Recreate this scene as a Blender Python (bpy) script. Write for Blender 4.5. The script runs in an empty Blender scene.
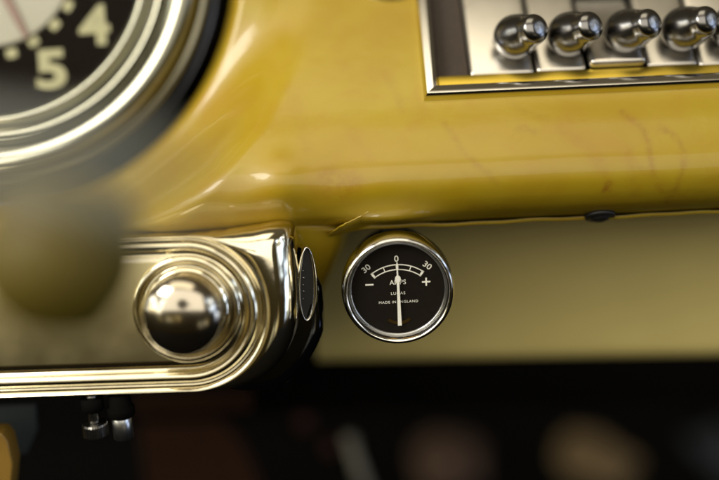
import bpy, bmesh, math, random
import numpy as np
from mathutils import Vector, Matrix, noise
random.seed(4)
S = bpy.context.scene
COL = S.collection

# ------------------------------------------------------------------ camera
PW, PH = 719.0, 480.0
FOC = 50.0
K = 0.000464                       # metres per photo pixel at the focus distance
D = K * PW * FOC / 36.0            # focus distance (the small gauge)
PITCH, ROLL = math.radians(15.0), math.radians(2.6)
_F = Vector((0, math.cos(PITCH), -math.sin(PITCH)))
_U0 = Vector((0, math.sin(PITCH), math.cos(PITCH)))
_X = Vector((1, 0, 0))
_R = _X * math.cos(ROLL) - _U0 * math.sin(ROLL)
_U = _U0 * math.cos(ROLL) + _X * math.sin(ROLL)
CAMPOS = -_F * D
cam = bpy.data.cameras.new("camera")
cam.lens = FOC; cam.sensor_width = 36.0
cam.clip_start = 0.01; cam.clip_end = 50
cam.dof.use_dof = True
cam.dof.focus_distance = D + 0.004
cam.dof.aperture_fstop = 1.3
cam.dof.aperture_blades = 0
camo = bpy.data.objects.new("camera", cam)
COL.objects.link(camo)
M3 = Matrix((_R, _U, -_F)).transposed()
camo.matrix_world = Matrix.Translation(CAMPOS) @ M3.to_4x4()
S.camera = camo

def ray(px, py):
    return (_F + _R * ((px - PW / 2) * 36.0 / PW / FOC) - _U * ((py - PH / 2) * 36.0 / PW / FOC))
def at(px, py, d=0.0):             # point at depth D + d along the view axis
    return CAMPOS + ray(px, py) * (D + d)
def at_y(px, py, Y):               # point where that line of sight meets the upright plane y = Y
    r = ray(px, py)
    return CAMPOS + r * ((Y - CAMPOS.y) / r.y)

# ------------------------------------------------------------------ world
W = bpy.data.worlds.new("World"); S.world = W
W.use_nodes = True
nt = W.node_tree; nt.nodes.clear()
def WN(t, **kw):
    n = nt.nodes.new(t)
    for k, v in kw.items(): setattr(n, k, v)
    return n
tc = WN('ShaderNodeTexCoord')
DIR = tc.outputs['Generated']
def wmath(op, a, b=None, c=None):
    n = WN('ShaderNodeMath', operation=op)
    for i, v in enumerate((a, b, c)):
        if v is None: continue
        if isinstance(v, (int, float)): n.inputs[i].default_value = v
        else: nt.links.new(v, n.inputs[i])
    return n.outputs[0]
def wdot(vec):
    n = WN('ShaderNodeVectorMath', operation='DOT_PRODUCT')
    nt.links.new(DIR, n.inputs[0]); n.inputs[1].default_value = vec
    return n.outputs['Value']
def wstep(v, a, b):
    n = WN('ShaderNodeMapRange', interpolation_type='SMOOTHSTEP')
    nt.links.new(v, n.inputs['Value'])
    n.inputs['From Min'].default_value = a; n.inputs['From Max'].default_value = b
    n.inputs['To Min'].default_value = 0; n.inputs['To Max'].default_value = 1
    return n.outputs['Result']
def patch_mask(az, el, hw, hh, soft=0.08):
    """a soft rectangular bright patch in direction az (0 = ahead, 90 = right), el up; half sizes as tangents"""
    a, e = math.radians(az), math.radians(el)
    c = Vector((math.sin(a) * math.cos(e), math.cos(a) * math.cos(e), math.sin(e)))
    s = Vector((math.cos(a), -math.sin(a), 0)); u = s.cross(c)
    dc = wmath('MAXIMUM', wdot(c), 0.001)
    mx = wmath('ABSOLUTE', wmath('DIVIDE', wdot(s), dc))
    my = wmath('ABSOLUTE', wmath('DIVIDE', wdot(u), dc))
    m = wmath('MULTIPLY', wstep(mx, hw + soft, hw - soft), wstep(my, hh + soft, hh - soft))
    return wmath('MULTIPLY', m, wstep(wdot(c), 0.0, 0.05))
ramp = WN('ShaderNodeValToRGB')
zz = wmath('MULTIPLY_ADD', wdot(Vector((0, 0, 1))), 0.5, 0.5)
nt.links.new(zz, ramp.inputs[0])
cr = ramp.color_ramp
cr.elements[0].position = 0.0; cr.elements[0].color = (0.006, 0.004, 0.002, 1)
cr.elements[1].position = 1.0; cr.elements[1].color = (0.10, 0.08, 0.05, 1)
for p, c in ((0.30, (0.012, 0.008, 0.003, 1)), (0.42, (0.018, 0.013, 0.005, 1)), (0.52, (0.030, 0.022, 0.009, 1)),
             (0.62, (0.05, 0.04, 0.02, 1)), (0.80, (0.08, 0.065, 0.04, 1))):
    e = cr.elements.new(p); e.color = c
bg = WN('ShaderNodeBackground')
col = ramp.outputs[0]
BRIGHT_PATCHES = [  # az, el, half-width, half-height, colour x strength; the low ones are added patches
    (-118, 20, 0.42, 0.20, (4.0, 3.7, 2.9)),
    (112, 18, 0.28, 0.20, (3.0, 3.3, 3.8)),
    (192, 72, 0.40, 0.24, (2.2, 1.95, 1.45)),
    (150, -10, 0.18, 0.10, (0.5, 0.42, 0.26)),
    (100, -6, 0.16, 0.12, (1.8, 2.1, 2.8)),  # added to put bluish glints in the lower right chrome
    (205, 2, 0.30, 0.05, (0.8, 0.68, 0.40)),
]
vor = WN('ShaderNodeTexNoise'); vor.inputs['Scale'].default_value = 5.5; vor.inputs['Detail'].default_value = 3.0
vor.inputs['Distortion'].default_value = 0.6
nt.links.new(DIR, vor.inputs['Vector'])
mottle = wstep(vor.outputs['Fac'], 0.42, 0.58)
vor2 = WN('ShaderNodeTexNoise'); vor2.inputs['Scale'].default_value = 2.6; nt.links.new(DIR, vor2.inputs['Vector'])
tint = WN('ShaderNodeValToRGB'); nt.links.new(vor2.outputs['Fac'], tint.inputs[0])
tint.color_ramp.elements[0].position = 0.38; tint.color_ramp.elements[0].color = (1.0, 0.88, 0.60, 1)
tint.color_ramp.elements[1].position = 0.62; tint.color_ramp.elements[1].color = (0.80, 0.92, 1.15, 1)
for az, el, hw, hh, c in BRIGHT_PATCHES:
    m = patch_mask(az, el, hw, hh)
    mix = WN('ShaderNodeMix', data_type='RGBA', blend_type='MIX')
    nt.links.new(m, mix.inputs['Factor'])
    nt.links.new(col, mix.inputs['A'])
    if el < 60:                     # noise added to break up the reflections of all but the top patch
        g = wmath('MULTIPLY_ADD', mottle, 1.25, 0.12)
        t1 = WN('ShaderNodeMix', data_type='RGBA', blend_type='MULTIPLY'); t1.inputs['Factor'].default_value = 1.0
        t1.inputs['A'].default_value = (*c, 1); nt.links.new(tint.outputs[0], t1.inputs['B'])
        t2 = WN('ShaderNodeVectorMath', operation='SCALE'); nt.links.new(t1.outputs['Result'], t2.inputs[0]); nt.links.new(g, t2.inputs['Scale'])
        nt.links.new(t2.outputs[0], mix.inputs['B'])
    else:
        mix.inputs['B'].default_value = (*c, 1)
    col = mix.outputs['Result']
nt.links.new(col, bg.inputs['Color'])
bg.inputs['Strength'].default_value = 1.0
wo = WN('ShaderNodeOutputWorld'); nt.links.new(bg.outputs[0], wo.inputs[0])

# ------------------------------------------------------------------ lamps
def area(name, loc, target, sx, sy, power, colr):
    l = bpy.data.lights.new(name, 'AREA'); l.shape = 'RECTANGLE'
    l.size = sx; l.size_y = sy; l.energy = power; l.color = colr
    o = bpy.data.objects.new(name, l); COL.objects.link(o)
    o.location = loc
    o.rotation_euler = (Vector(target) - Vector(loc)).to_track_quat('-Z', 'Y').to_euler()
    return o
area('rear_fill', (-0.04, -0.68, 0.42), (0.03, 0.1, -0.02), 1.15, 0.58, 3.5, (1.0, 0.93, 0.80))  # added fill from behind the camera to brighten the panel under the dash
area('window_light', (-0.42, -0.30, 0.44), (0.0, 0, 0.0), 0.26, 0.20, 2.9, (1.0, 0.95, 0.86))

S.view_settings.view_transform = 'Standard'
S.view_settings.look = 'None'
S.view_settings.exposure = 0.17
S.view_settings.gamma = 1.0
S.cycles.max_bounces = 8
S.cycles.use_denoising = True
S.cycles.sample_clamp_indirect = 6

# ------------------------------------------------------------------ materials
def new_mat(name):
    m = bpy.data.materials.new(name); m.use_nodes = True
    n = m.node_tree.nodes; b = n['Principled BSDF']
    return m, m.node_tree, b
def mnode(t, typ, **kw):
    n = t.nodes.new(typ)
    for k, v in kw.items(): setattr(n, k, v)
    return n
def plain(name, colr, rough=0.5, metal=0.0, coat=0.0, var=0.15, scale=60.0, bump=0.0, coat_rough=0.03, spec=0.5):
    m, t, b = new_mat(name)
    tcn = mnode(t, 'ShaderNodeTexCoord')
    nz = mnode(t, 'ShaderNodeTexNoise'); nz.inputs['Scale'].default_value = scale
    nz.inputs['Detail'].default_value = 5
    t.links.new(tcn.outputs['Object'], nz.inputs['Vector'])
    mx = mnode(t, 'ShaderNodeMix', data_type='RGBA')
    mx.inputs['A'].default_value = (*[c * (1 - var) for c in colr], 1)
    mx.inputs['B'].default_value = (*[min(1, c * (1 + var)) for c in colr], 1)
    t.links.new(nz.outputs['Fac'], mx.inputs['Factor'])
    t.links.new(mx.outputs['Result'], b.inputs['Base Color'])
    rr = mnode(t, 'ShaderNodeMapRange')
    rr.inputs['To Min'].default_value = max(0.02, rough * 0.75); rr.inputs['To Max'].default_value = min(1, rough * 1.3)
    t.links.new(nz.outputs['Fac'], rr.inputs['Value'])
    t.links.new(rr.outputs['Result'], b.inputs['Roughness'])
    b.inputs['Metallic'].default_value = metal
    b.inputs['Coat Weight'].default_value = coat
    b.inputs['Coat Roughness'].default_value = coat_rough
    b.inputs['Specular IOR Level'].default_value = spec
    if bump:
        bp = mnode(t, 'ShaderNodeBump'); bp.inputs['Strength'].default_value = bump
        bp.inputs['Distance'].default_value = 0.0006
        t.links.new(nz.outputs['Fac'], bp.inputs['Height'])
        t.links.new(bp.outputs['Normal'], b.inputs['Normal'])
    return m
M = {}
M['chrome'] = plain('chrome', (0.80, 0.78, 0.73), 0.06, 1.0, var=0.06, scale=90)
M['chrome_ball'] = plain('aged_chrome', (0.50, 0.45, 0.36), 0.15, 1.0, var=0.1, scale=70)
M['chrome_worn'] = plain('worn_chrome', (0.84, 0.77, 0.57), 0.085, 1.0, var=0.16, scale=140, bump=0.05)
M['blue_black'] = plain('blue_black_chrome', (0.13, 0.14, 0.17), 0.06, 1.0, var=0.2, scale=90)
M['key_plate'] = plain('key_plate', (0.80, 0.765, 0.70), 0.30, 1.0, var=0.06, scale=60)
M['knob_chrome'] = plain('knob_chrome', (0.22, 0.215, 0.21), 0.22, 1.0, var=0.12, scale=90)
M['chrome_dark'] = plain('dark_chrome', (0.42, 0.42, 0.44), 0.07, 1.0, var=0.1, scale=90)
M['steel'] = plain('satin_steel', (0.55, 0.56, 0.56), 0.28, 1.0, var=0.1, scale=150)
M['nut_steel'] = plain('dark_steel', (0.26, 0.25, 0.23), 0.25, 1.0, var=0.2, scale=150)
M['brushed'] = plain('brushed_metal', (0.58, 0.50, 0.27), 0.38, 1.0, var=0.10, scale=50)
M['black'] = plain('black_paint', (0.010, 0.009, 0.008), 0.55, var=0.3)
M['matt_black'] = plain('matt_black', (0.0022, 0.0018, 0.0014), 0.9, var=0.4, spec=0.05)
M['dial_black'] = plain('dial_black', (0.0085, 0.0060, 0.0038), 0.7, var=0.35, scale=400, spec=0.12)
M['brown_face'] = plain('brown_dial_face', (0.0045, 0.0025, 0.001), 0.85, var=0.3, spec=0.03)
M['dial_chrome'] = plain('dull_chrome', (0.22, 0.215, 0.165), 0.16, 1.0, var=0.12, scale=60)
M['cream_mark'] = plain('cream_marking', (0.33, 0.315, 0.165), 0.6, var=0.08)  # cream darkened to carry the shade of the dial recess
M['white_mark'] = plain('white_marking', (0.80, 0.78, 0.68), 0.6, var=0.06, scale=600)
M['cream_disc'] = plain('cream_disc', (0.30, 0.285, 0.21), 0.5, var=0.06)  # shade of the recess included in this colour
M['hand'] = plain('brown_hand', (0.13, 0.055, 0.02), 0.4)
M['brass'] = plain('brass', (0.42, 0.26, 0.07), 0.3, 1.0)
M['gold'] = plain('gold_strip', (0.55, 0.40, 0.06), 0.32, 1.0, var=0.2)
M['grille'] = plain('brown_cloth', (0.045, 0.032, 0.022), 0.9, var=0.6, scale=500, bump=0.4)
M['brown'] = plain('brown_leather', (0.034, 0.012, 0.004), 0.75, var=0.35, scale=40, bump=0.3, spec=0.2)
M['tan'] = plain('tan_cloth', (0.19, 0.13, 0.062), 0.8, var=0.3, scale=30)
M['redbrown'] = plain('red_brown_cloth', (0.085, 0.048, 0.030), 0.8, var=0.3, scale=30)
M['bluegrey'] = plain('blue_grey_cloth', (0.018, 0.024, 0.032), 0.8, var=0.3, scale=30)
M['red'] = plain('dull_red', (0.06, 0.012, 0.006), 0.6)
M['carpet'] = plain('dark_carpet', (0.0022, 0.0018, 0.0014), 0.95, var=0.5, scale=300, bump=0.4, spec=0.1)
M['rod'] = plain('pale_rod', (0.26, 0.245, 0.19), 0.5)
M['ochre'] = plain('ochre_paint', (0.25, 0.14, 0.02), 0.5, var=0.25, scale=50, coat=0.3)
M['slate'] = plain('slate_paint', (0.035, 0.045, 0.047), 0.5, var=0.3, scale=50)
M['panel'] = plain('pale_yellow_paint', (0.76, 0.62, 0.22), 0.45, var=0.10, scale=14)
M['grey_shaft'] = plain('satin_grey_metal', (0.125, 0.132, 0.118), 0.45, 0.2, var=0.1)
M['knob_paint'] = plain('olive_yellow_plastic', (0.085, 0.062, 0.004), 0.55, var=0.1, scale=40, spec=0.3)

def paint():
    m, t, b = new_mat('yellow_dash_paint')
    tcn = mnode(t, 'ShaderNodeTexCoord')
    mp = tcn.outputs['Object']
    def nz(scale, detail=4, rough=0.55, dist=0.0):
        n = mnode(t, 'ShaderNodeTexNoise')
        n.inputs['Scale'].default_value = scale; n.inputs['Detail'].default_value = detail
        n.inputs['Roughness'].default_value = rough; n.inputs['Distortion'].default_value = dist
        t.links.new(mp, n.inputs['Vector']); return n.outputs['Fac']
    def rng(v, a, b_, lo=0.0, hi=1.0):
        n = mnode(t, 'ShaderNodeMapRange')
        t.links.new(v, n.inputs['Value'])
        n.inputs['From Min'].default_value = a; n.inputs['From Max'].default_value = b_
        n.inputs['To Min'].default_value = lo; n.inputs['To Max'].default_value = hi
        return n.outputs['Result']
    def mix(f, A, B):
        n = mnode(t, 'ShaderNodeMix', data_type='RGBA')
        if isinstance(f, float): n.inputs['Factor'].default_value = f
        else: t.links.new(f, n.inputs['Factor'])
        for s, v in (('A', A), ('B', B)):
            if isinstance(v, tuple): n.inputs[s].default_value = (*v, 1)
            else: t.links.new(v, n.inputs[s])
        return n.outputs['Result']
    def mul(a, bb):
        n = mnode(t, 'ShaderNodeMath', operation='MULTIPLY')
        for i, v in enumerate((a, bb)):
            if isinstance(v, float): n.inputs[i].default_value = v
            else: t.links.new(v, n.inputs[i])
        return n.outputs[0]
    base = mix(rng(nz(14, 5), 0.35, 0.7), (0.362, 0.258, 0.011), (0.315, 0.196, 0.004))
    base = mix(mul(rng(nz(55, 6, 0.7, 0.6), 0.50, 0.75), 0.45), base, (0.34, 0.185, 0.010))
    at_ = mnode(t, 'ShaderNodeAttribute'); at_.attribute_name = 'stain'
    st = mul(at_.outputs['Fac'], rng(nz(260, 5, 0.7), 0.30, 0.62))
    base = mix(st, base, (0.20, 0.064, 0.008))
    sp = rng(nz(900, 3, 0.6), 0.73, 0.80)
    base = mix(mul(sp, 0.5), base, (0.24, 0.12, 0.02))
    t.links.new(base, b.inputs['Base Color'])
    b.inputs['Roughness'].default_value = 0.38
    t.links.new(rng(nz(40, 6), 0.3, 0.7, 0.30, 0.5), b.inputs['Roughness'])
    b.inputs['Coat Weight'].default_value = 0.34
    t.links.new(rng(nz(30, 6), 0.3, 0.7, 0.02, 0.09), b.inputs['Coat Roughness'])
    bp = mnode(t, 'ShaderNodeBump'); bp.inputs['Strength'].default_value = 0.25; bp.inputs['Distance'].default_value = 0.0004
    t.links.new(nz(120, 3), bp.inputs['Height'])
    t.links.new(bp.outputs['Normal'], b.inputs['Normal'])
    t.links.new(bp.outputs['Normal'], b.inputs['Coat Normal'])
    return m
M['paint'] = paint()

def glass():
    m = bpy.data.materials.new('thin_glass'); m.use_nodes = True
    t = m.node_tree; t.nodes.clear()
    o = mnode(t, 'ShaderNodeOutputMaterial')
    tr = mnode(t, 'ShaderNodeBsdfTransparent'); gl = mnode(t, 'ShaderNodeBsdfGlossy')
    gl.inputs['Roughness'].default_value = 0.03
    fr = mnode(t, 'ShaderNodeValue'); fr.outputs[0].default_value = 0.004
    mx = mnode(t, 'ShaderNodeMixShader')
    t.links.new(fr.outputs[0], mx.inputs[0]); t.links.new(tr.outputs[0], mx.inputs[1]); t.links.new(gl.outputs[0], mx.inputs[2])
    t.links.new(mx.outputs[0], o.inputs[0])
    return m
M['glass'] = glass()

# ------------------------------------------------------------------ object helpers
def thing(name, loc, label, cat, group=None):
    o = bpy.data.objects.new(name, None); COL.objects.link(o)
    o.empty_display_size = 0.01
    o.location = loc
    o['label'] = label; o['category'] = cat
    if group: o['group'] = group
    return o
def wloc(o):
    v = Vector(o.location)
    while o.parent: o = o.parent; v += Vector(o.location)
    return v
def mesh(name, verts, faces, mat, parent=None, smooth=True, origin=None):
    verts = [Vector(v) for v in verts]
    if origin is None:
        mn = [min(v[i] for v in verts) for i in range(3)]; mxx = [max(v[i] for v in verts) for i in range(3)]
        origin = Vector([(a + b) / 2 for a, b in zip(mn, mxx)])
    me = bpy.data.meshes.new(name)
    me.from_pydata([v - origin for v in verts], [], faces)
    me.materials.append(M[mat] if isinstance(mat, str) else mat)
    bm = bmesh.new(); bm.from_mesh(me)
    bmesh.ops.recalc_face_normals(bm, faces=bm.faces)
    bm.to_mesh(me); bm.free()
    if smooth: me.polygons.foreach_set('use_smooth', [True] * len(me.polygons))
    o = bpy.data.objects.new(name, me); COL.objects.link(o)
    if parent:
        o.parent = parent; o.location = origin - wloc(parent)
    else: o.location = origin
    return o
class Frame:
    """local axes: x right, y up along the face, z out towards the viewer; s = metres per unit"""
    def __init__(s, o, tilt=0.0, scale=1.0, yaw=0.0, spin=0.0, n=None):
        s.o = Vector(o); s.s = scale
        if n is None:
            R = Matrix.Rotation(yaw, 3, 'Z') @ Matrix.Rotation(-tilt, 3, 'X')
            s.x = R @ Vector((1, 0, 0)); s.y = R @ Vector((0, 0, 1)); s.z = R @ Vector((0, -1, 0))
        else:
            s.z = Vector(n).normalized()
            s.x = Vector((0, 0, 1)).cross(s.z)
            if s.x.length < 1e-4: s.x = Vector((1, 0, 0))
            s.x.normalize(); s.y = s.z.cross(s.x)
        if spin:
            c, q = math.cos(spin), math.sin(spin)
            s.x, s.y = s.x * c + s.y * q, s.y * c - s.x * q
    def __call__(s, x, y, z=0.0):
        return s.o + (s.x * x + s.y * y + s.z * z) * s.s
def lathe(name, fr, prof, mat, parent=None, seg=96, cx=0, cy=0, close=False, smooth=True, wob=None, cap=True):
    v, f = [], []
    n = len(prof)
    for j in range(seg):
        a = 2 * math.pi * j / seg; c, q = math.cos(a), math.sin(a)
        for r, h in prof:
            k = wob(a, r, h) if wob else 1.0
            v.append(fr(cx + r * c * k, cy + r * q * k, h))
    m = n if close else n - 1
    for j in range(seg):
        k = (j + 1) % seg
        for i in range(m):
            i2 = (i + 1) % n
            f.append((j * n + i, k * n + i, k * n + i2, j * n + i2))
    if not close and cap:
        for i in (0, n - 1):
            if prof[i][0] > 1e-6: f.append([j * n + i for j in range(seg)])
    o = mesh(name, v, f, mat, parent, smooth)
    bm = bmesh.new(); bm.from_mesh(o.data)
    bmesh.ops.remove_doubles(bm, verts=bm.verts, dist=1e-7)
    bmesh.ops.recalc_face_normals(bm, faces=bm.faces)
    bm.to_mesh(o.data); bm.free()
    return o
def arcp(r0, h0, r1, h1, cxr, cxh, n=8):
    """elliptical quarter style arc from (r0,h0) to (r1,h1) about (cxr,cxh)"""
    a0 = math.atan2(h0 - cxh, r0 - cxr); a1 = math.atan2(h1 - cxh, r1 - cxr)
    R0 = math.hypot(r0 - cxr, h0 - cxh); R1 = math.hypot(r1 - cxr, h1 - cxh)
    if a1 - a0 > math.pi: a1 -= 2 * math.pi
    if a0 - a1 > math.pi: a1 += 2 * math.pi
    out = []
    for i in range(n + 1):
        t = i / n; a = a0 + (a1 - a0) * t; R = R0 + (R1 - R0) * t
        out.append((cxr + R * math.cos(a), cxh + R * math.sin(a)))
    return out
def smooth_path(pts, n=8):
    """Catmull-Rom through points of any dimension"""
    P = [np.array(p, float) for p in pts]
    P = [2 * P[0] - P[1]] + P + [2 * P[-1] - P[-2]]
    out = []
    for i in range(1, len(P) - 2):
        for j in range(n):
            t = j / n
            out.append(0.5 * (2 * P[i] + (P[i + 1] - P[i - 1]) * t + (2 * P[i - 1] - 5 * P[i] + 4 * P[i + 1] - P[i + 2]) * t * t
                              + (3 * P[i] - P[i - 1] - 3 * P[i + 1] + P[i + 2]) * t ** 3))
    out.append(P[-2]); return out
def slab(name, fr, pts, z0, z1, mat, parent=None, bevel=0.0, seg=2, smooth=False):
    """polygon in the frame's plane with thickness, edges rounded"""
    n = len(pts)
    v = [fr(x, y, z0) for x, y in pts] + [fr(x, y, z1) for x, y in pts]
    f = [list(range(n))[::-1], list(range(n, 2 * n))] + [(i, (i + 1) % n, n + (i + 1) % n, n + i) for i in range(n)]
    o = mesh(name, v, f, mat, parent, smooth)
    if bevel:
        bm = bmesh.new(); bm.from_mesh(o.data)
        es = [e for e in bm.edges if e.calc_face_angle(0) > 0.5]
        bmesh.ops.bevel(bm, geom=es, offset=bevel * fr.s, segments=seg, affect='EDGES', profile=0.6)
        bmesh.ops.recalc_face_normals(bm, faces=bm.faces)
        bm.to_mesh(o.data); bm.free()
        o.data.polygons.foreach_set('use_smooth', [True] * len(o.data.polygons))
        try: o.data.set_sharp_from_angle(angle=math.radians(40))
        except Exception: pass
    return o
def rect(x0, y0, x1, y1): return [(x0, y0), (x1, y0), (x1, y1), (x0, y1)]
def tube(name, pts, rad, mat, parent=None, seg=16):
    pts = [Vector(p) for p in pts]
    rads = rad if isinstance(rad, (list, tuple)) else [rad] * len(pts)
    v, f = [], []
    for i, p in enumerate(pts):
        tg = (pts[min(i + 1, len(pts) - 1)] - pts[max(i - 1, 0)]).normalized()
        a = tg.cross(Vector((0.13, 0.2, 1))).normalized(); b = tg.cross(a)
        for j in range(seg):
            q = 2 * math.pi * j / seg
            v.append(p + (a * math.cos(q) + b * math.sin(q)) * rads[i])
    for i in range(len(pts) - 1):
        for j in range(seg):
            k = (j + 1) % seg
            f.append((i * seg + j, i * seg + k, (i + 1) * seg + k, (i + 1) * seg + j))
    f.append(list(range(seg))); f.append([(len(pts) - 1) * seg + j for j in range(seg)])
    return mesh(name, v, f, mat, parent)
def text(name, fr, body, x, y, z, height, mat, parent, rot=0.0, weight=0.0, width=None, depth=0.15, spacing=1.0):
    """lettering set in the frame's plane, centred on (x, y), cap height in frame units"""
    cu = bpy.data.curves.new(name, 'FONT'); cu.body = body
    cu.align_x = 'CENTER'; cu.align_y = 'CENTER'
    cu.size = 1.0; cu.offset = weight; cu.extrude = 0.02; cu.space_character = spacing
    cu.resolution_u = 6
    tmp = bpy.data.objects.new(name, cu); COL.objects.link(tmp)
    dg = bpy.context.evaluated_depsgraph_get()
    me0 = tmp.evaluated_get(dg).to_mesh()
    vs = [Vector(v.co) for v in me0.vertices]; fs = [list(p.vertices) for p in me0.polygons]
    tmp.evaluated_get(dg).to_mesh_clear()
    bpy.data.objects.remove(tmp, do_unlink=True); bpy.data.curves.remove(cu)
    x0, x1 = min(v.x for v in vs), max(v.x for v in vs); y0, y1 = min(v.y for v in vs), max(v.y for v in vs)
    sy = height / (y1 - y0); sx = width / (x1 - x0) if width else sy
    c, q = math.cos(rot), math.sin(rot)
    out = []
    for v in vs:
        a = (v.x - (x0 + x1) / 2) * sx; b = (v.y - (y0 + y1) / 2) * sy
        out.append(fr(x + a * c - b * q, y + a * q + b * c, z + (depth if v.z > 0 else 0)))
    return mesh(name, out, fs, mat, parent, smooth=False)
def smoothstep(a, b, x):
    t = np.clip((x - a) / (b - a), 0, 1); return t * t * (3 - 2 * t)

# ------------------------------------------------------------------ dashboard
dash = thing('dashboard', at_y(440, 215, 0.01), 'glossy mustard yellow painted metal dashboard with rust streaks and a rolled lower edge', 'dashboard')
REFX = 560.0
prof_px = [(214, 60), (216, 34), (216.2, 23), (214.8, 17.5), (211, 12.5), (204, 7.5), (192, 3.5), (176, 2.2), (156, 5.5), (128, 15), (100, 27),
           (70, 39.5), (40, 52.5), (10, 66), (-20, 80), (-50, 94.5), (-85, 114), (-120, 141), (-150, 178), (-170, 225), (-180, 310)]
prof = []
for py, Y in prof_px:
    p = at_y(REFX, py, Y / 1000.0); prof.append((p.y, p.z))
# the profile is the same all along the car, so read it as (y, z) and sweep along x
prof_s = np.array(smooth_path(prof, 24))
seglen = np.r_[0, np.cumsum(np.hypot(*np.diff(prof_s, axis=0).T))]
NS = 330
ss = np.linspace(0, 1, NS)
ss = np.where(ss < 0.8, ss / 0.8 * 0.62, 0.62 + (ss - 0.8) / 0.2 * 0.38) * seglen[-1]
py_ = np.interp(ss, seglen, prof_s[:, 0]); pz_ = np.interp(ss, seglen, prof_s[:, 1])
dy = np.gradient(py_); dz = np.gradient(pz_); L = np.hypot(dy, dz)
ny_, nz_ = -dz / L, dy / L          # outward normal (towards the driver / up)
xs = np.linspace(-0.30, 0.32, 560)
X, Yg = np.meshgrid(xs, py_); _, Zg = np.meshgrid(xs, pz_)
NY = np.repeat(ny_[:, None], len(xs), 1); NZ = np.repeat(nz_[:, None], len(xs), 1)
def dash_y(px, py):                 # depth of the dash face along a line of sight, from the profile at the reference column
    best = None
    for Y in np.linspace(-0.01, 0.12, 1301):
        p = at_y(px, py, Y)
        dzv = np.interp(p.z, pz_[40:], py_[40:])
        if best is None or abs(dzv - Y) < best[0]: best = (abs(dzv - Y), Y)
    return best[1]
RY = dash_y(424, 101)
r0 = at_y(424, 101, RY)
slope = math.atan2(dash_y(424, 20) - dash_y(424, 95), (at_y(424, 20, dash_y(424, 20)) - at_y(424, 95, dash_y(424, 95))).z)
rk = K * ((r0 - CAMPOS).dot(_F)) / D
RF = Frame(r0, tilt=slope, scale=rk)
RF.y = RF.y / math.cos(slope - PITCH)      # sizes below are as seen square-on
def radio_hole(x, z, y):
    dx, dyy, dzz = x - r0.x, y - r0.y, z - r0.z
    u = (dx * RF.x.x + dyy * RF.x.y + dzz * RF.x.z) / rk; v = (dx * RF.y.x + dyy * RF.y.y + dzz * RF.y.z) / rk / RF.y.length_squared
    return (u > 7) & (u < 469) & (v > 7) & (v < 167)
# raised pod and recess round the big dial
DIAL_D = 0.058
dial_o = at(-17, -42, DIAL_D)
dial_k = K * (D + DIAL_D) / D
DF = Frame(dial_o, tilt=math.radians(14), scale=dial_k, spin=math.radians(1.4))
def pod(x, y, z):
    dx, dyy, dzz = x - dial_o.x, y - dial_o.y, z - dial_o.z
    u = (dx * DF.x.x + dyy * DF.x.y + dzz * DF.x.z) / dial_k
    v = (dx * DF.y.x + dyy * DF.y.y + dzz * DF.y.z) / dial_k
    w = (dx * DF.z.x + dyy * DF.z.y + dzz * DF.z.z) / dial_k
    return np.hypot(u, v), w, u, v
r_, w_, u_, v_ = pod(X, Yg, Zg)
# height of the surface above the dial plane is moved towards a rim height at r = 262
rim = 26.0
fade = smoothstep(0, 0.016, ss - seglen[-1] * 0 - 0.030)[:, None]      # the rolled edge stays straight
k_out = 1 - smoothstep(260, 345, r_)
k_in = 1 - smoothstep(236, 268, r_)
target = rim - 80 * k_in ** 1.3
blend = k_out * fade
disp = (target - w_) * dial_k * blend
X2 = X + disp * DF.z.x; Y2 = Yg + disp * DF.z.y; Z2 = Zg + disp * DF.z.z
# slight dents of hand-beaten sheet metal, and the pressed flare above the small gauge
def bump(px, py, sx, sy, h, Yc=0.0):
    c = at_y(px, py, Yc)
    g = np.exp(-((X2 - c.x) / (sx * K)) ** 2 - ((Z2 - c.z) / (sy * K)) ** 2)
    return h * g
lift = bump(388, 219, 50, 9, 0.0026) + bump(280, 184, 24, 24, 0.0034) - bump(345, 170, 30, 24, 0.0010) + bump(240, 205, 26, 14, 0.0012)
rngn = np.random.default_rng(3)
for _ in range(26):
    cx_, cz_ = rngn.uniform(-0.1, 0.18), rngn.uniform(pz_.min(), 0.10)
    lift += rngn.uniform(-1, 1) * 0.00034 * np.exp(-((X2 - cx_) / 0.018) ** 2 - ((Z2 - cz_) / 0.012) ** 2)
Y2 = Y2 + NY * lift; Z2 = Z2 + NZ * lift
# stains: rust runs and scratches, as a per-point mask
stain = np.zeros_like(X)
def streak(pts, w, amt, Yc=0.004):
    P = smooth_path(pts, 6)
    W3 = [at_y(p[0], p[1], 0.0) for p in P]
    # compare in the x / arc-length sheet through the camera-side pixel of every grid point
    global stain
    d = np.full_like(X, 1e9)
    for a, b in zip(P[:-1], P[1:]):
        ab = b - a; l2 = max(1e-9, float(ab @ ab))
        t = np.clip(((PXg - a[0]) * ab[0] + (PYg - a[1]) * ab[1]) / l2, 0, 1)
        d = np.minimum(d, np.hypot(PXg - a[0] - t * ab[0], PYg - a[1] - t * ab[1]))
    stain = np.maximum(stain, (amt if amt > 0.6 else amt * 0.85) * np.exp(-(d / (w * (1.0 if amt > 0.6 else 1.5))) ** 2))
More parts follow.
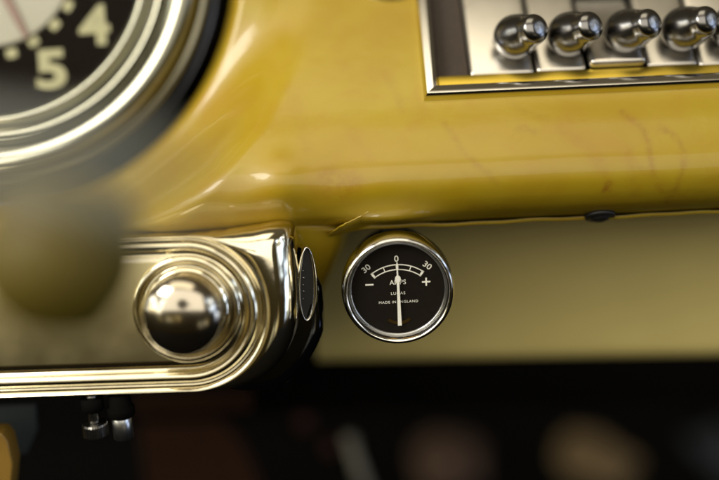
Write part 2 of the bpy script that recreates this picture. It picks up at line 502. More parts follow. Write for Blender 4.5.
# coordinates across the sheet, in photo-sized units, so marks can be placed on it
rel = np.stack([X2 - CAMPOS.x, Y2 - CAMPOS.y, Z2 - CAMPOS.z])
dep = rel[0] * _F.x + rel[1] * _F.y + rel[2] * _F.z
PXg = PW / 2 + (rel[0] * _R.x + rel[1] * _R.y + rel[2] * _R.z) / dep * FOC / 36 * PW
PYg = PH / 2 - (rel[0] * _U.x + rel[1] * _U.y + rel[2] * _U.z) / dep * FOC / 36 * PW
for pts, w, amt in [
    ([(622, 112), (632, 120), (642, 128), (648, 142), (651, 160), (655, 178), (662, 192), (668, 200)], 2.0, 0.55),
    ([(660, 128), (672, 134), (681, 146), (684, 160), (681, 176), (674, 192), (667, 202)], 2.2, 0.5),
    ([(443, 122), (452, 134), (462, 150), (474, 162), (486, 172), (496, 184)], 2.2, 0.36),
    ([(519, 128), (526, 128), (534, 132)], 2.6, 0.35),
    ([(604, 190), (608, 186), (610, 182)], 2.6, 1.0),
    ([(606, 184), (609, 190)], 2.4, 0.9),
    ([(628, 150), (634, 180), (636, 200)], 5.0, 0.22),
    ([(640, 170), (676, 196)], 6.0, 0.22),
    ([(328, 178), (340, 184), (352, 182)], 8.0, 0.55),
    ([(318, 190), (346, 196)], 7.0, 0.30),
    ([(384, 74), (396, 92), (402, 110)], 3.0, 0.22),
    ([(290, 92), (300, 120), (306, 150)], 5.0, 0.18),
    ([(345, 120), (360, 145), (372, 160)], 4.0, 0.15),
    ([(560, 130), (590, 150), (606, 176)], 4.0, 0.18),
    ([(470, 207), (540, 207), (640, 203), (719, 198)], 2.2, 0.28),
    ([(500, 90), (520, 110), (545, 118)], 3.0, 0.15)]:
    streak(pts, w, amt)
ny, nx = X.shape
verts = np.stack([X2, Y2, Z2], -1).reshape(-1, 3)
HOLE = radio_hole(X2, Z2, Y2) | (r_ < 246)
idx = np.arange(ny * nx).reshape(ny, nx)
faces = np.stack([idx[:-1, :-1], idx[:-1, 1:], idx[1:, 1:], idx[1:, :-1]], -1).reshape(-1, 4)
faces = faces[~HOLE.ravel()[faces].any(axis=1)]
org = Vector((0, 0.02, 0.05))
me = bpy.data.meshes.new('dash_panel')
me.vertices.add(len(verts)); me.vertices.foreach_set('co', (verts - np.array(org)).ravel())
me.loops.add(faces.size); me.loops.foreach_set('vertex_index', faces.ravel())
me.polygons.add(len(faces)); me.polygons.foreach_set('loop_start', np.arange(0, faces.size, 4)); me.polygons.foreach_set('loop_total', np.full(len(faces), 4))
me.update(); me.validate()
at_s = me.attributes.new('stain', 'FLOAT', 'POINT'); at_s.data.foreach_set('value', stain.ravel().astype(np.float32))
me.materials.append(M['paint']); me.polygons.foreach_set('use_smooth', [True] * len(me.polygons))
dp = bpy.data.objects.new('dash_panel', me); COL.objects.link(dp); dp.parent = dash; dp.location = org - dash.location

# turned-in flange under the edge, run deep to shade the panel below
fl_pts = []
fx = np.linspace(-0.30, 0.32, 140)
yb, zb = py_[0], pz_[0]
lipy = at_y(REFX, 217.0, 0.0215); lipz = lipy.z
v, f = [], []
for i, x in enumerate(fx):
    wv = 0.00025 * math.sin(x * 90) + 0.0002 * math.sin(x * 231 + 1)
    for (a, b) in ((0.0190, 0.0003), (0.0186, -0.0009), (0.0196, -0.0015), (0.040, -0.0014), (0.100, -0.0020)):
        v.append((x, a, lipz + b + wv))
    if i:
        for j in range(4): f.append(((i - 1) * 5 + j, i * 5 + j, i * 5 + j + 1, (i - 1) * 5 + j + 1))
mesh('lower_flange', v, f, 'paint', dash)

# pressed flare with a raised ragged paint edge, thickened to catch a highlight, above the small gauge
def skin_patch(name, outline_rows, mat, parent):
    n = len(outline_rows[0]); v = [p for r in outline_rows for p in r]; f = []
    for i in range(len(outline_rows) - 1):
        for j in range(n - 1): f.append((i * n + j, i * n + j + 1, (i + 1) * n + j + 1, (i + 1) * n + j))
    return mesh(name, v, f, mat, parent)
rows = []
rg = random.Random(8); ridge_pts = []
for i in range(49):
    t = i / 48
    px = 329 + t * 116
    top = np.interp(px, [329, 338, 345, 356, 368, 374, 386, 410, 430, 441, 445], [234, 227, 222.5, 217, 210, 208, 206.8, 206.2, 206, 208, 213]) + rg.uniform(-.5, .5)
    bot = np.interp(px, [329, 345, 380, 430, 445], [237, 233, 227, 223, 220])
    edge = min(1, 7 * min(t, 1 - t))
    r = []
    for j in range(11):
        s_ = j / 10; py2 = top + (bot - top) * s_
        Y = float(np.interp(t, [0, 0.14, 0.34], [0.0146, 0.0094, 0.0064])) + float(np.interp(t, [0, 0.34], [0.005, 0.0150])) * s_ ** 1.15 - 0.0026 * math.sin(math.pi * min(1, s_ * 1.6)) * edge + (0.004 if j == 0 else 0)
        r.append(at_y(px, py2, Y))
    rows.append(r); ridge_pts.append(r[1] + Vector((0, -0.0006, 0.0)))
skin_patch('flare', rows, 'paint', dash)
tube('ragged_edge', ridge_pts[1:23], [(0.00020 + 0.00085 * abs(noise.noise(Vector((i * 0.31, 3.1, 0))))) * min(1, (22 - i) / 6, (i + 1) / 3) + 0.00002 for i in range(22)], 'paint', dash, seg=8)

# corner of the dash that sweeps down behind the chrome housing
rows = []
for i in range(13):
    t = i / 12
    lx = np.interp(t, [0, .5, 1], [286, 298, 306]); rx = np.interp(t, [0, .25, .5, .75, 1], [352, 346, 334, 321, 311]); yy = 213 + t * 105
    r = []
    for j in range(9):
        s_ = j / 8
        r.append(at_y(lx + (rx - lx) * s_, yy + s_ * 4, 0.0150 + 0.008 * s_ ** 2 + 0.022 * t ** 1.4 + (0.02 if j == 8 else 0) + (0.008 if i == 0 else 0)))
    rows.append(r)
skin_patch('corner_bracket', rows, 'paint', dash)

# dark dome screw under the edge
bo = at_y(600, 218, 0.018)
bf = Frame(bo, n=(0, -0.5, -0.85), scale=K)
lathe('screw', bf, [(0, 3.5)] + arcp(3, 3.3, 10, 0, 3, -3, 6) + [(15, 0), (16, -1), (16, -4)], 'black', dash, seg=32)

# ------------------------------------------------------------------ big dial
dial = thing('dashboard_dial', dial_o, 'large round dial with cream numerals 4 and 5 inside a broad chrome bezel', 'dial')
def mm(h): return h / 1000.0 / dial_k
bz = [(227, mm(-34)), (228, mm(-11))] + smooth_path([(227.5, mm(-8)), (226, mm(-5.2)), (223, mm(-4.4)), (221, mm(-4.2))], 4) + \
     smooth_path([(220, mm(-3.0)), (217.5, mm(2.2)), (213, mm(5.4)), (205, mm(6.8)), (194, mm(4.8)), (185, mm(0.2)), (180.5, mm(-3.8))], 6) + \
     [(178, mm(-4.6)), (174, mm(-4.6))] + smooth_path([(171.5, mm(-3.6)), (169, mm(0.0)), (164, mm(1.9)), (158.5, mm(0.2)), (155.5, mm(-3)), (154, mm(-6))], 5) + [(153, mm(-10))]
lathe('bezel', DF, [(float(a), float(b)) for a, b in bz], 'dial_chrome', dial, seg=160, cap=False)
lathe('dial_face', DF, [(0, mm(-8)), (156, mm(-8)), (156, mm(-12)), (0, mm(-12))], 'brown_face', dial, seg=128, smooth=False)
lathe('centre_disc', DF, [(0, mm(-6.6)), (84, mm(-6.6)), (86, mm(-7)), (86, mm(-7.9))], 'cream_disc', dial, seg=96, smooth=False)
lathe('case', DF, [(275, mm(-60)), (275, mm(-48)), (258, mm(-45)), (252, mm(-38)), (247, mm(-36)), (243, mm(-40)), (239, mm(-36)), (235, mm(-29)), (232, mm(-27)), (230, mm(-24)), (227.5, mm(-22)), (227.5, mm(-60))], 'blue_black', dial, seg=96, cap=False)
text('numeral', DF, '5', 55, -113, mm(-7.9), 41, 'cream_mark', dial, weight=0.035, width=31)
text('numeral', DF, '4', 102, -71, mm(-7.9), 41, 'cream_mark', dial, weight=0.035, width=32)
for (dx, dy2) in ((17, -98), (41, -87), (65, -71), (80.5, -52), (92, -30), (97, -5), (-8, -98)):
    a = math.atan2(dy2, dx); c, q = math.cos(a), math.sin(a)
    dx, dy2 = dx * 0.955, dy2 * 0.955
    pts = [(dx + u * c * 0.8 - w * q * 0.8, dy2 + u * q * 0.8 + w * c * 0.8) for u, w in ((-5, -7), (5, -7), (6, -3), (6, 3), (5, 7), (-5, 7), (-6, 3), (-6, -3))]
    slab('dot', DF, pts, mm(-7.98), mm(-7.8), 'cream_mark', dial)
ha = math.radians(-66.5)
def along(l, w): return (l * math.cos(ha) - w * math.sin(ha), l * math.sin(ha) + w * math.cos(ha))
slab('hand', DF, [along(-20, -5), along(60, -4.2), along(86, -2.6), along(88, 0), along(86, 2.6), along(60, 4.2), along(-20, 5)], mm(-5.6), mm(-5.0), 'hand', dial)
lathe('glass', DF, [(0, mm(-2.2)), (80, mm(-2.7)), (157, mm(-4.4))], 'glass', dial, seg=96, cap=False)

# ------------------------------------------------------------------ radio
def rm(h): return h / 1000.0 / rk
radio = thing('car_radio', r0, 'chrome framed car radio with a row of push buttons and knobs', 'radio')
slab('back_plate', RF, rect(6, 6, 470, 168), rm(-14), rm(-9), 'matt_black', radio)
# mitred frame
def frame_bar(name, outer0, outer1, inner1, inner0, h):
    # cross-section raised in the middle
    v, f = [], []
    prof_ = [(0, rm(-2)), (0.0, rm(1.4)), (0.2, rm(3.9)), (0.62, rm(3.9)), (0.86, rm(2.6)), (1.0, rm(-0.6)), (1.0, rm(-9))]
    n = len(prof_)
    for a, b in ((outer0, inner0), (outer1, inner1)):
        for t, z in prof_: v.append(RF(a[0] + (b[0] - a[0]) * t, a[1] + (b[1] - a[1]) * t, z))
    for i in range(n - 1): f.append((i, i + 1, n + i + 1, n + i))
    f.append(list(range(n))); f.append([n + i for i in range(n)])
    o = mesh(name, v, f, 'chrome', radio, True)
    o.data.set_sharp_from_angle(angle=math.radians(35))
    return o
frame_bar('frame_bar', (0, 0), (476, 0), (460, 15), (16, 15), 0)
frame_bar('frame_bar', (0, 174), (0, 0), (16, 15), (16, 159), 0)
frame_bar('frame_bar', (476, 174), (0, 174), (16, 159), (460, 159), 0)
frame_bar('frame_bar', (476, 0), (476, 174), (460, 159), (460, 15), 0)
slab('trim_strip', RF, rect(16.5, 15.5, 459.5, 29), rm(-8), rm(-1.5), 'gold', radio, bevel=2)
slab('speaker_cloth', RF, rect(17, 29.5, 49, 158), rm(-8.5), rm(-5.5), 'grille', radio, bevel=1)
keys = [(50.5, 115.5), (118.5, 169), (172, 228), (231, 282.5), (285.5, 337), (340, 392), (395, 450)]
knx = [89, 144.5, 203, 262, 313, 366, 420]
for (a, b), kx, dt in zip(keys, knx, (0.0, 0.03, 0.22, 0.04, -0.03, 0.05, -0.05)):
    KFr = Frame(RF((a + b) / 2, 77, rm(-3.0)), tilt=slope + dt, scale=rk)
    KFr.y = KFr.y / math.cos(slope - PITCH)
    hw_ = (b - a) / 2
    kslab = slab('push_button', KFr, rect(-hw_, -46.5, hw_, 51), rm(-5.5), 0, 'key_plate', radio, bevel=4.5, seg=4)
    kf = Frame(RF(kx + 3, 65, rm(-1.0)), n=(-_F + _R * (0.50 + 0.03 * math.sin(kx)) + _U * (0.06 + 0.03 * math.cos(kx * 1.7))), scale=rk)
    lathe('knob', kf, [(11, rm(-5)), (11, rm(-2))] + [(float(p[0]), float(p[1])) for p in smooth_path([(13, rm(-1.4)), (19, rm(0.6)), (22.4, rm(4.0)), (23.0, rm(7.6)), (21.2, rm(11.8)), (18.6, rm(15.4)), (16.6, rm(18.2)), (15.6, rm(20.8)), (14.0, rm(23.4)), (8.5, rm(25.4)), (0, rm(26.0))], 6)],
          'knob_chrome', kslab, seg=48)
slab('tuning_window', RF, rect(50.5, 131, 459, 158), rm(-8.5), rm(-5), 'brown_face', radio, bevel=1)

# dark control above the dash middle, only its lower rim in view
ty = dash_y(391, -25)
to = at_y(390, -24, ty)
TF = Frame(to, tilt=slope, scale=K * ((to - CAMPOS).dot(_F)) / D)
tk = thing('control_knob', to, 'dark round knob with a thin metal rim, cut by the top edge beside the radio', 'knob')
lathe('rim', TF, [(33, -2)] + [(float(a), float(b)) for a, b in smooth_path([(34, 2), (33, 5), (30, 6.5), (27, 6)], 4)] + [(26, 2)], 'steel', tk, seg=64, cap=False)
lathe('cap', TF, [(25.8, -2), (25.6, 9), (24, 13), (18, 15), (0, 16)], 'black', tk, seg=64)

# ------------------------------------------------------------------ chrome control panel on the left
PN_O = at(187, 309, -0.012)
pk = K * ((PN_O - CAMPOS).dot(_F)) / D
PFm = Frame(PN_O, tilt=math.radians(10), scale=pk, spin=math.radians(-0.8))
def pm(h): return h / 1000.0 / pk
panel = thing('chrome_panel', PN_O, 'worn chrome control panel with ridged rounded end and a ball knob under the dial', 'control panel')
LEFT = -330.0
NA = 72
def loop(rfun, z):
    """stadium-like loop: shaped right end about (0,0), straight run to the left, round left end"""
    pts = []
    for i in range(NA + 1):
        a = math.radians(-90 + 180 * i / NA)
        r = rfun(math.degrees(a)); pts.append((r * math.cos(a), r * math.sin(a), z))
    rt, rb = rfun(90), rfun(-90)
    NSg = 14
    for i in range(1, NSg): pts.append((LEFT * i / NSg, rt, z))
    for i in range(NA // 2 + 1):
        a = math.radians(90 + 180 * i / (NA // 2)); r = rt + (rb - rt) * i / (NA // 2)
        pts.append((LEFT + r * math.cos(a), r * math.sin(a), z))
    for i in range(1, NSg): pts.append((LEFT * (1 - i / NSg), -rb, z))
    return pts
def outer(a):   # outline of the panel's right end, by angle
    return float(np.interp(a, [-90, -75, -60, -45, -30, -15, 0, 10, 20, 28, 34, 38, 42, 48, 55, 65, 78, 90],
                           [86, 90, 98, 106, 110, 111, 111, 113, 118, 125, 131.5, 132.5, 125, 108, 95.5, 83, 75.5, 73]))
def rad(r): return lambda a: r * (1 - 0.045 * math.sin(math.radians(a)))
def toward(t): return lambda a: (78 * (1 - 0.06 * math.sin(math.radians(a)))) * (1 - t) + outer(a) * t
loops = []
for r, z in [(8, 0), (30, 0), (46, 0), (52, 0.0), (55, -0.4), (57, -1.4), (58.5, -1.4), (60.5, 0.2), (63, 1.6), (66, 2.1), (69, 1.6), (71, 0.2), (72.3, -1.2), (73.5, -1.6), (75, -0.9), (76.5, 0.2)]:
    loops.append(loop(rad(r), pm(z)))
for t, z in [(0.06, 0.9), (0.18, 1.0), (0.35, 0.4), (0.52, -0.7), (0.68, -2.6), (0.82, -5.2), (0.92, -8.6), (0.98, -13), (1.0, -19), (0.99, -30)]:
    loops.append(loop(toward(t), pm(z)))
n = len(loops[0]); v = []; f = []
for lp in loops: v += [PFm(*p) for p in lp]
for i in range(len(loops) - 1):
    for j in range(n):
        k = (j + 1) % n; f.append((i * n + j, i * n + k, (i + 1) * n + k, (i + 1) * n + j))
f.append(list(range(n)))
mesh('face_plate', v, f, 'chrome_worn', panel)
# brushed field inside the ridges
fld = [(p[0], p[1]) for p in loop(rad(50), 0)]
slab('brushed_field', PFm, fld, pm(-0.5), pm(0.5), 'brushed', panel, bevel=0.8)
# ball knob in its cup
lathe('knob_cup', PFm, [(54, pm(0.3)), (53.5, pm(1.6))] + [(float(a), float(b)) for a, b in smooth_path([(52, pm(2.4)), (49, pm(2.6)), (46.5, pm(1.8)), (45, pm(0.8))], 4)] +
      [(43, pm(0.6))] + [(float(a), float(b)) for a, b in smooth_path([(42, pm(2.0)), (39, pm(3.0)), (36, pm(2.6))], 4)] + [(30, pm(1)), (0, pm(1))], 'chrome_worn', panel, seg=96)
kb = [(0, pm(2.8))] + [(20, pm(2.8)), (24, pm(5))]
R_ = 39.5
kb += [(R_ * math.cos(a), pm(7.5) + R_ * 0.80 * (1 + math.sin(a)) * 0.62) for a in np.linspace(-0.9, math.pi / 2, 22)]
lathe('ball_knob', PFm, kb, 'chrome_ball', panel, seg=80, cx=1, cy=-1)
# dark housing behind the rounded end
def houter(a): return outer(a) + float(np.interp(a, [-90, -72, -45, -15, 5, 15, 30, 45], [-4, 8, 23, 27, 22, 13, -6, -14]))
hl = []
for t, z in [(0.90, -19), (0.97, -20), (1.0, -23), (1.0, -27), (0.97, -33), (0.93, -44), (0.9, -60)]:
    hl.append(loop((lambda t: (lambda a: houter(a) * t))(t), pm(z)))
v = []; f = []
for lp in hl: v += [PFm(*p) for p in lp]
for i in range(len(hl) - 1):
    for j in range(n):
        k = (j + 1) % n; f.append((i * n + j, i * n + k, (i + 1) * n + k, (i + 1) * n + j))
f.append(list(range(n))); f.append([(len(hl) - 1) * n + j for j in range(n)])
mesh('housing', v, f, 'blue_black', panel)
# lens-shaped chrome tab on the housing's side
lo = at(306.5, 284, 0.004)
LFm = Frame(lo, tilt=math.radians(4), scale=K, yaw=math.radians(16), spin=math.radians(-4))
def lens(k, dx=0.0):
    return [(dx + k * 11.8 * math.cos(a) * (1.0 if math.cos(a) > 0 else 0.8) * (1 - 0.15 * math.sin(a)), (k * 0.1 + 0.9 if k < 1 else 1) * 38.5 * math.sin(a)) for a in np.linspace(0, 2 * math.pi, 49)[:-1]]
v = []; f = []
lv = [(lens(0.52), -1.5), (lens(0.58), -0.3), (lens(0.78), 1.1), (lens(0.97), 0.3), (lens(1.0), -1.5), (lens(1.0), -9)]
m_ = 48
for pts, z in lv: v += [LFm(x, y, pm(z)) for x, y in pts]
for i in range(len(lv) - 1):
    for j in range(m_):
        k = (j + 1) % m_; f.append((i * m_ + j, i * m_ + k, (i + 1) * m_ + k, (i + 1) * m_ + j))
f.append([(len(lv) - 1) * m_ + j for j in range(m_)])
tab = mesh('side_tab', v, f, 'chrome', panel)
slab('inlay', LFm, lens(0.56), pm(-3), pm(-0.9), 'black', tab)
for y0, w0 in ((-17, 1.0), (-9, 2.2), (-2.5, 1.4), (5, 2.4), (12, 1.2)):
    slab('glint_speck', LFm, rect(-3.6, y0, -3.6 + w0, y0 + 1.8), pm(-0.95), pm(-0.6), 'chrome_dark', tab, bevel=0.4)  # small chrome slips standing in for speckled reflections

# ------------------------------------------------------------------ fittings under the panel
nut = thing('thumb_nut', at(96, 400, 0.0), 'knurled thumb nut on a threaded stud below the chrome panel', 'thumb nut')
NF = Frame(at(96.5, 437, 0.0), n=(0, 0, 1), scale=K)
def knurl(a, r, h): return 1.0 + (0.035 * (1 if math.sin(a * 30) > 0 else -1) if 1.5 < h < 15 and r > 9 else 0)
lathe('knurled_head', NF, [(0, 0), (9, 0), (12, 1.6), (12.3, 3), (12.3, 14), (11.5, 15.6), (8, 16), (0, 16)], 'nut_steel', nut, seg=180, wob=knurl, smooth=False)
stud = []
for i in range(12): stud += [(4.6, 16 + i * 2.4), (5.8, 17.2 + i * 2.4)]
lathe('stud', NF, [(0, 15.5)] + stud + [(4.6, 46), (0, 46)], 'nut_steel', nut, seg=40)
lathe('collar', NF, [(0, 29), (10, 29), (11, 30), (11, 42), (0, 42)], 'matt_black', nut, seg=40)
bar = thing('steel_ferrule', at(124, 400, 0.0), 'plain bright steel ferrule with a black collar, right of the knurled nut', 'ferrule')
BF_ = Frame(at(124, 438, 0.002), n=(0, 0, 1), scale=K)
lathe('sleeve', BF_, [(0, 0), (8.6, 0), (10, 1.2), (10, 23), (9, 24), (0, 24)], 'steel', bar, seg=64)
lathe('collar', BF_, [(0, 24), (12, 24), (13.5, 26), (13.5, 34), (11, 36), (11, 48), (0, 48)], 'matt_black', bar, seg=64)

# ------------------------------------------------------------------ small gauge
go = at(398.5, 292.0, -0.002)
GF = Frame(go, tilt=math.radians(0.5), scale=K, spin=math.radians(0.3))
def gm(h): return h / 1000.0 / K
gauge = thing('ammeter', go, 'small round black ammeter with a white needle at zero and a polished chrome rim', 'gauge')
bz = [(50, gm(-13)), (56.5, gm(-12.5))] + [(float(a), float(b)) for a, b in smooth_path([(57.2, gm(-11.5)), (57.3, gm(-8)), (57.0, gm(-4.5)), (56.2, gm(-2.2)), (54.6, gm(-0.6)), (52.8, gm(0)), (51.0, gm(-0.5)), (49.8, gm(-1.8))], 6)] + [(49.2, gm(-3.4)), (49.0, gm(-4.6))]
lathe('bezel', GF, bz, 'chrome', gauge, seg=160, cap=False)
lathe('retaining_ring', GF, [(49.2, gm(-4.0)), (48.3, gm(-3.5)), (47.3, gm(-3.7)), (46.6, gm(-4.6))], 'steel', gauge, seg=128, cap=False)
lathe('dial_face', GF, [(0, gm(-5)), (49.5, gm(-5)), (49.5, gm(-7)), (0, gm(-7))], 'dial_black', gauge, seg=128, smooth=False)
lathe('case', GF, [(49, gm(-12)), (47, gm(-14)), (47, gm(-38)), (45, gm(-40)), (0, gm(-40))], 'black', gauge, seg=96)
ZM = gm(-5.0)
YK = 1 / 0.966
def gy(y): return y * YK + 2.2
def ring_part(r0, r1, a0, a1, cy_, n_=48):
    p = [(r1 * math.sin(a), cy_ + r1 * math.cos(a)) for a in np.linspace(a0, a1, n_)]
    q = [(r0 * math.sin(a), cy_ + r0 * math.cos(a)) for a in np.linspace(a1, a0, n_)]
    return p, q
def strip(name, quads, parent, mat='white_mark', th=0.18):
    v, f = [], []
    for p, q in quads:
        q = q[::-1]; n_ = len(p); b0 = len(v)
        for z in (ZM, ZM + th):
            v += [GF(x, y, z) for x, y in p]; v += [GF(x, y, z) for x, y in q]
        t0 = b0 + 2 * n_
        for i in range(n_ - 1):
            f.append((t0 + i, t0 + i + 1, t0 + n_ + i + 1, t0 + n_ + i))
            f.append((b0 + i, b0 + i + 1, t0 + i + 1, t0 + i)); f.append((b0 + n_ + i, b0 + n_ + i + 1, t0 + n_ + i + 1, t0 + n_ + i))
    return mesh(name, v, f, mat, parent, smooth=False)
AC = gy(-20.0); RO, RI = 44.3, 38.2; HA = math.radians(37.5)
qs = [ring_part(RO - 1.0, RO, -HA, HA, AC), ring_part(RI, RI + 1.0, -HA, HA, AC)]
for a, w in ((-18.5, 0.6), (18.5, 0.6), (0, 1.7)):
    a = math.radians(a); dw = math.radians(w)
    qs.append(ring_part(RI + 1.0, RO - 1.0, a - dw, a + dw, AC, 6))
for sgn in (-1, 1):
    a1 = sgn * HA; a0 = sgn * (HA - math.radians(3.2))
    qs.append(ring_part(RI - 0.2, RO + 0.2, min(a0, a1), max(a0, a1), AC, 6))
strip('scale_arc', qs, gauge)
text('numeral', GF, '0', -0.4, gy(28.3), ZM, 6.3, 'white_mark', gauge, width=4.2, weight=0.004)
text('numeral', GF, '30', -31.0, gy(20.0), ZM, 6.0, 'white_mark', gauge, rot=math.radians(38), width=8.6, weight=0.004)
text('numeral', GF, '30', 30.4, gy(20.0), ZM, 6.0, 'white_mark', gauge, rot=math.radians(-38), width=8.6, weight=0.004)
text('lettering', GF, 'AMPS', 0, gy(4.6), ZM, 4.9, 'white_mark', gauge, width=16.5, weight=0.006)
text('lettering', GF, 'LUCAS', 0, gy(-6.6), ZM, 2.9, 'white_mark', gauge, width=14.4, weight=0.0, spacing=1.15)
text('lettering', GF, 'MADE IN ENGLAND', 0, gy(-15.4), ZM, 2.6, 'white_mark', gauge, width=39.5, weight=0.0, spacing=1.15)
slab('minus_sign', GF, rect(-32.6, gy(2.6), -24.4, gy(2.6) + 1.6), ZM, ZM + 0.18, 'white_mark', gauge)
px_, py2 = 28.6, gy(3.6)
slab('plus_sign', GF, [(px_ - 4.2, py2 - .8), (px_ - .8, py2 - .8), (px_ - .8, py2 - 4.2), (px_ + .8, py2 - 4.2), (px_ + .8, py2 - .8), (px_ + 4.2, py2 - .8),
                       (px_ + 4.2, py2 + .8), (px_ + .8, py2 + .8), (px_ + .8, py2 + 4.2), (px_ - .8, py2 + 4.2), (px_ - .8, py2 + .8), (px_ - 4.2, py2 + .8)], ZM, ZM + 0.18, 'white_mark', gauge)
NZ = gm(-3.9)
hub = [(0.2 + 2.9 * math.cos(a), gy(8.6) + 3.6 * math.sin(a)) for a in np.linspace(math.radians(-60), math.radians(240), 20)]
right = [p for p in hub if True]
slab('needle', GF, [(2.3, gy(-39)), (1.45, gy(0))] + right + [(-1.0, gy(0)), (-1.7, gy(-39))], NZ, NZ + 0.7, 'white_mark', gauge)
slab('needle_tip', GF, [(-0.75, gy(11.8)), (0.75, gy(11.8)), (0.55, gy(25.2)), (-0.55, gy(25.2))], NZ + 0.05, NZ + 0.65, 'white_mark', gauge)
p, q = ring_part(15.5, 18.5, math.radians(180 - 40), math.radians(180 + 40), gy(-20.5))
slab('brown_arc', GF, p + q, ZM, ZM + 0.7, 'brass', gauge)  # brass arc put in for the brown reflection at the pivot plate
lathe('glass', GF, [(0, gm(-2.6)), (25, gm(-2.7)), (49, gm(-3.3))], 'glass', gauge, seg=96, cap=False)
bk = [at_y(398, 222, 0.030), at_y(398, 232, 0.032), at_y(398, 250, 0.034)]
slab('hanger', Frame(go, tilt=0, scale=K), rect(-12, 40, 12, 74), gm(-34), gm(-31), 'black', gauge, bevel=0.6)

# ------------------------------------------------------------------ panel under the dash, shelf and footwell
kick_y = 0.105
KF = Frame(at_y(500, 358, kick_y), tilt=math.radians(-2), scale=K * 1.23, yaw=0)
kp = thing('kick_panel', KF(0, 0), 'plain pale yellow metal panel behind the small gauge, below the dashboard', 'panel')
sl = math.tan(ROLL - math.radians(0.8))
v, f = [], []
NXk, NZk = 40, 26
for i in range(NXk):
    x = -190 + 560 * i / (NXk - 1)
    for j in range(NZk):
        t = j / (NZk - 1)
        y = -4 + 175 * t - x * sl
        z = 3.0 * math.sin(x * 0.011 + 1) * math.sin(t * 3) - (8 * (1 - min(1, t / 0.06)) ** 2)
        v.append(KF(x, y, z))
for i in range(NXk - 1):
    for j in range(NZk - 1): f.append((i * NZk + j, (i + 1) * NZk + j, (i + 1) * NZk + j + 1, i * NZk + j + 1))
mesh('sheet', v, f, 'panel', kp)
shelf = thing('shelf_rail', KF(0, -20), 'black trim rail along the bottom of the pale yellow panel', 'trim rail')
slab('rail', KF, [(-260, -5 + 260 * sl), (380, -5 - 380 * sl), (380, -52 - 380 * sl), (-260, -56 + 260 * sl)], -40, 5, 'matt_black', shelf, bevel=4)

fw_y = 0.62
def box_w(name, x0, x1, y0, y1, z0, z1, mat, kind='structure'):
    v = [(x, y, z) for x in (x0, x1) for y in (y0, y1) for z in (z0, z1)]
    f = [(0, 1, 3, 2), (4, 5, 7, 6), (0, 1, 5, 4), (2, 3, 7, 6), (0, 2, 6, 4), (1, 3, 7, 5)]
    o = mesh(name, v, f, mat, None, False); o['kind'] = kind; return o
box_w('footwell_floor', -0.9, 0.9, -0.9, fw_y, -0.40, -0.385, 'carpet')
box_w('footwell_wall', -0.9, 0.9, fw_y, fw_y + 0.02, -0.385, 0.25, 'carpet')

def pebble(name, c, rx, ry, rz, mat, seed, label, cat, amp=0.34):
    bm = bmesh.new(); bmesh.ops.create_icosphere(bm, subdivisions=4, radius=1.0)
    for q in bm.verts:
        n1 = noise.noise(q.co * 1.3 + Vector((seed, 0, 0))) * amp + noise.noise(q.co * 3.1 + Vector((0, seed, 0))) * amp * 0.5
        q.co = q.co * (1 + n1)
        q.co = Vector((q.co.x * rx, q.co.y * ry, max(q.co.z, -0.75) * rz))
    vs = [Vector(c) + q.co for q in bm.verts]; fs = [[w.index for w in fc.verts] for fc in bm.faces]
    bm.free()
    o = mesh(name, vs, fs, mat)
    o['label'] = label; o['category'] = cat
    return o
def on_floor(px, py, Y): return at_y(px, py, Y)
pebble('folded_cloth', at_y(447, 464, 0.50), 0.037, 0.05, 0.022, 'redbrown', 1.0, 'reddish brown soft bundle in the dark footwell, left of the tan one', 'bundle')
pebble('folded_cloth', at_y(592, 470, 0.50), 0.047, 0.06, 0.026, 'tan', 2.0, 'wide tan soft bundle in the middle of the dark footwell', 'bundle')
pebble('folded_cloth', at_y(722, 462, 0.50), 0.030, 0.05, 0.030, 'bluegrey', 3.0, 'blue grey soft bundle in the footwell at the right edge', 'bundle')
pd = thing('floor_lever', at_y(360, 482, 0.20), 'thin pale lever rising in the dark footwell below the gauge', 'lever')
tube('shaft', [at_y(372, 505, 0.20), at_y(358, 468, 0.20), at_y(350, 441, 0.20)], [0.0042, 0.0042, 0.0036], 'rod', pd)
tube('grip', [at_y(351, 445, 0.199), at_y(348, 436, 0.199)], [0.0052, 0.0046], 'rod', pd)
for px1, py1, rr, lab in ((304, 424, 0.006, 'small dull red cap at the top of the dark gap below the chrome housing'), (330, 449, 0.005, 'small dull red cap beside the pale floor lever')):
    c = at_y(px1, py1, 0.22); FR = Frame(c, scale=1)
    o = lathe('wire_cap', FR, [(0, 0.004)] + arcp(rr * 0.5, 0.004, rr, 0, rr * 0.5, 0, 5) + [(rr, -0.012), (0, -0.012)], 'red', None, seg=24)
    o['label'] = lab; o['category'] = 'cap'

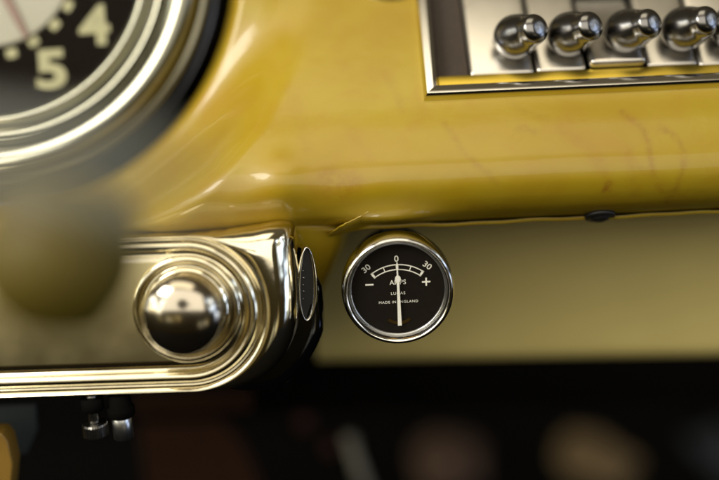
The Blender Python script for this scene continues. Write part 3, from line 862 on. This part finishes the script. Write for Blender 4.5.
# brown upholstered panel at lower left
bf_y = 0.17
BR = Frame(at_y(200, 450, bf_y), scale=K * 1.34)
bp_ = thing('upholstered_panel', at_y(200, 480, bf_y), 'dark reddish brown upholstered panel in shadow below the chrome panel', 'panel')
slab('padding', BR, [(-64, 31), (26, 32), (44, 12), (58, -30), (66, -70), (-64, -70)], -14, 0, 'brown', bp_, bevel=5, seg=3)
slab('edge_strip', BR, [(-70, 58), (62, 56), (62, 43), (-70, 43)], -30, -2, 'brown', bp_, bevel=2)
slab('seam_strip', BR, [(-110, 42.5), (90, 42.5), (90, 30), (-110, 30)], -30, -16, 'matt_black', bp_, bevel=2)
# ochre bracket and slate plate in the lower left corner
OB = Frame(at(3, 455, 0.02), scale=K)
ob = thing('bracket_block', at(8, 480, 0.02), 'chipped ochre yellow block in the bottom left corner', 'block')
slab('block', OB, [(-40, 30), (4, 27), (9, 18), (11, -8), (8, -22), (4, -40), (-40, -40)], -20, 6, 'ochre', ob, bevel=2.5, seg=3)
SP = Frame(at(26, 440, 0.05), scale=K * 1.1)
o = slab('column_plate', SP, [(-40, 38), (14, 38), (12, 10), (-2, -16), (-40, -16)], -6, 0, 'slate', None, bevel=2)
o['label'] = 'dark slate grey plate behind the ochre block'; o['category'] = 'plate'

# ------------------------------------------------------------------ lever knob close to the lens
LK_D = -0.185
lk_s = K * (D + LK_D) / D
lk = thing('lever_knob', at(45, 250, LK_D), 'olive yellow lever knob, far out of focus in the left foreground', 'lever')
LF2 = Frame(at(58, 258, LK_D), n=(-0.2, -0.35, 0.9), scale=lk_s * 1.10)
lathe('knob', LF2, [(0, 72)] + [(float(a), float(b)) for a, b in smooth_path([(16, 71), (46, 58), (68, 34), (77, 2), (70, -32), (52, -56), (34, -70), (24, -80)], 6)] + [(0, -80)], 'knob_paint', lk, seg=64)
st = thing('haze_stalk', at(150, 195, -0.285), 'blurred grey stalk added right in front of the lens for the haze above the olive knob', 'stalk')  # added rod, its blur makes the grey haze over the dash
tube('shaft', smooth_path([at(-200, 145, -0.276), at(0, 158, -0.285), at(110, 178, -0.291), at(168, 190, -0.292), at(190, 200, -0.293), at(195, 202, -0.293)], 6),
     [0.0050] * 24 + [0.0050, 0.0049, 0.0047, 0.0043, 0.0036, 0.0026, 0.001], 'grey_shaft', st, seg=24)
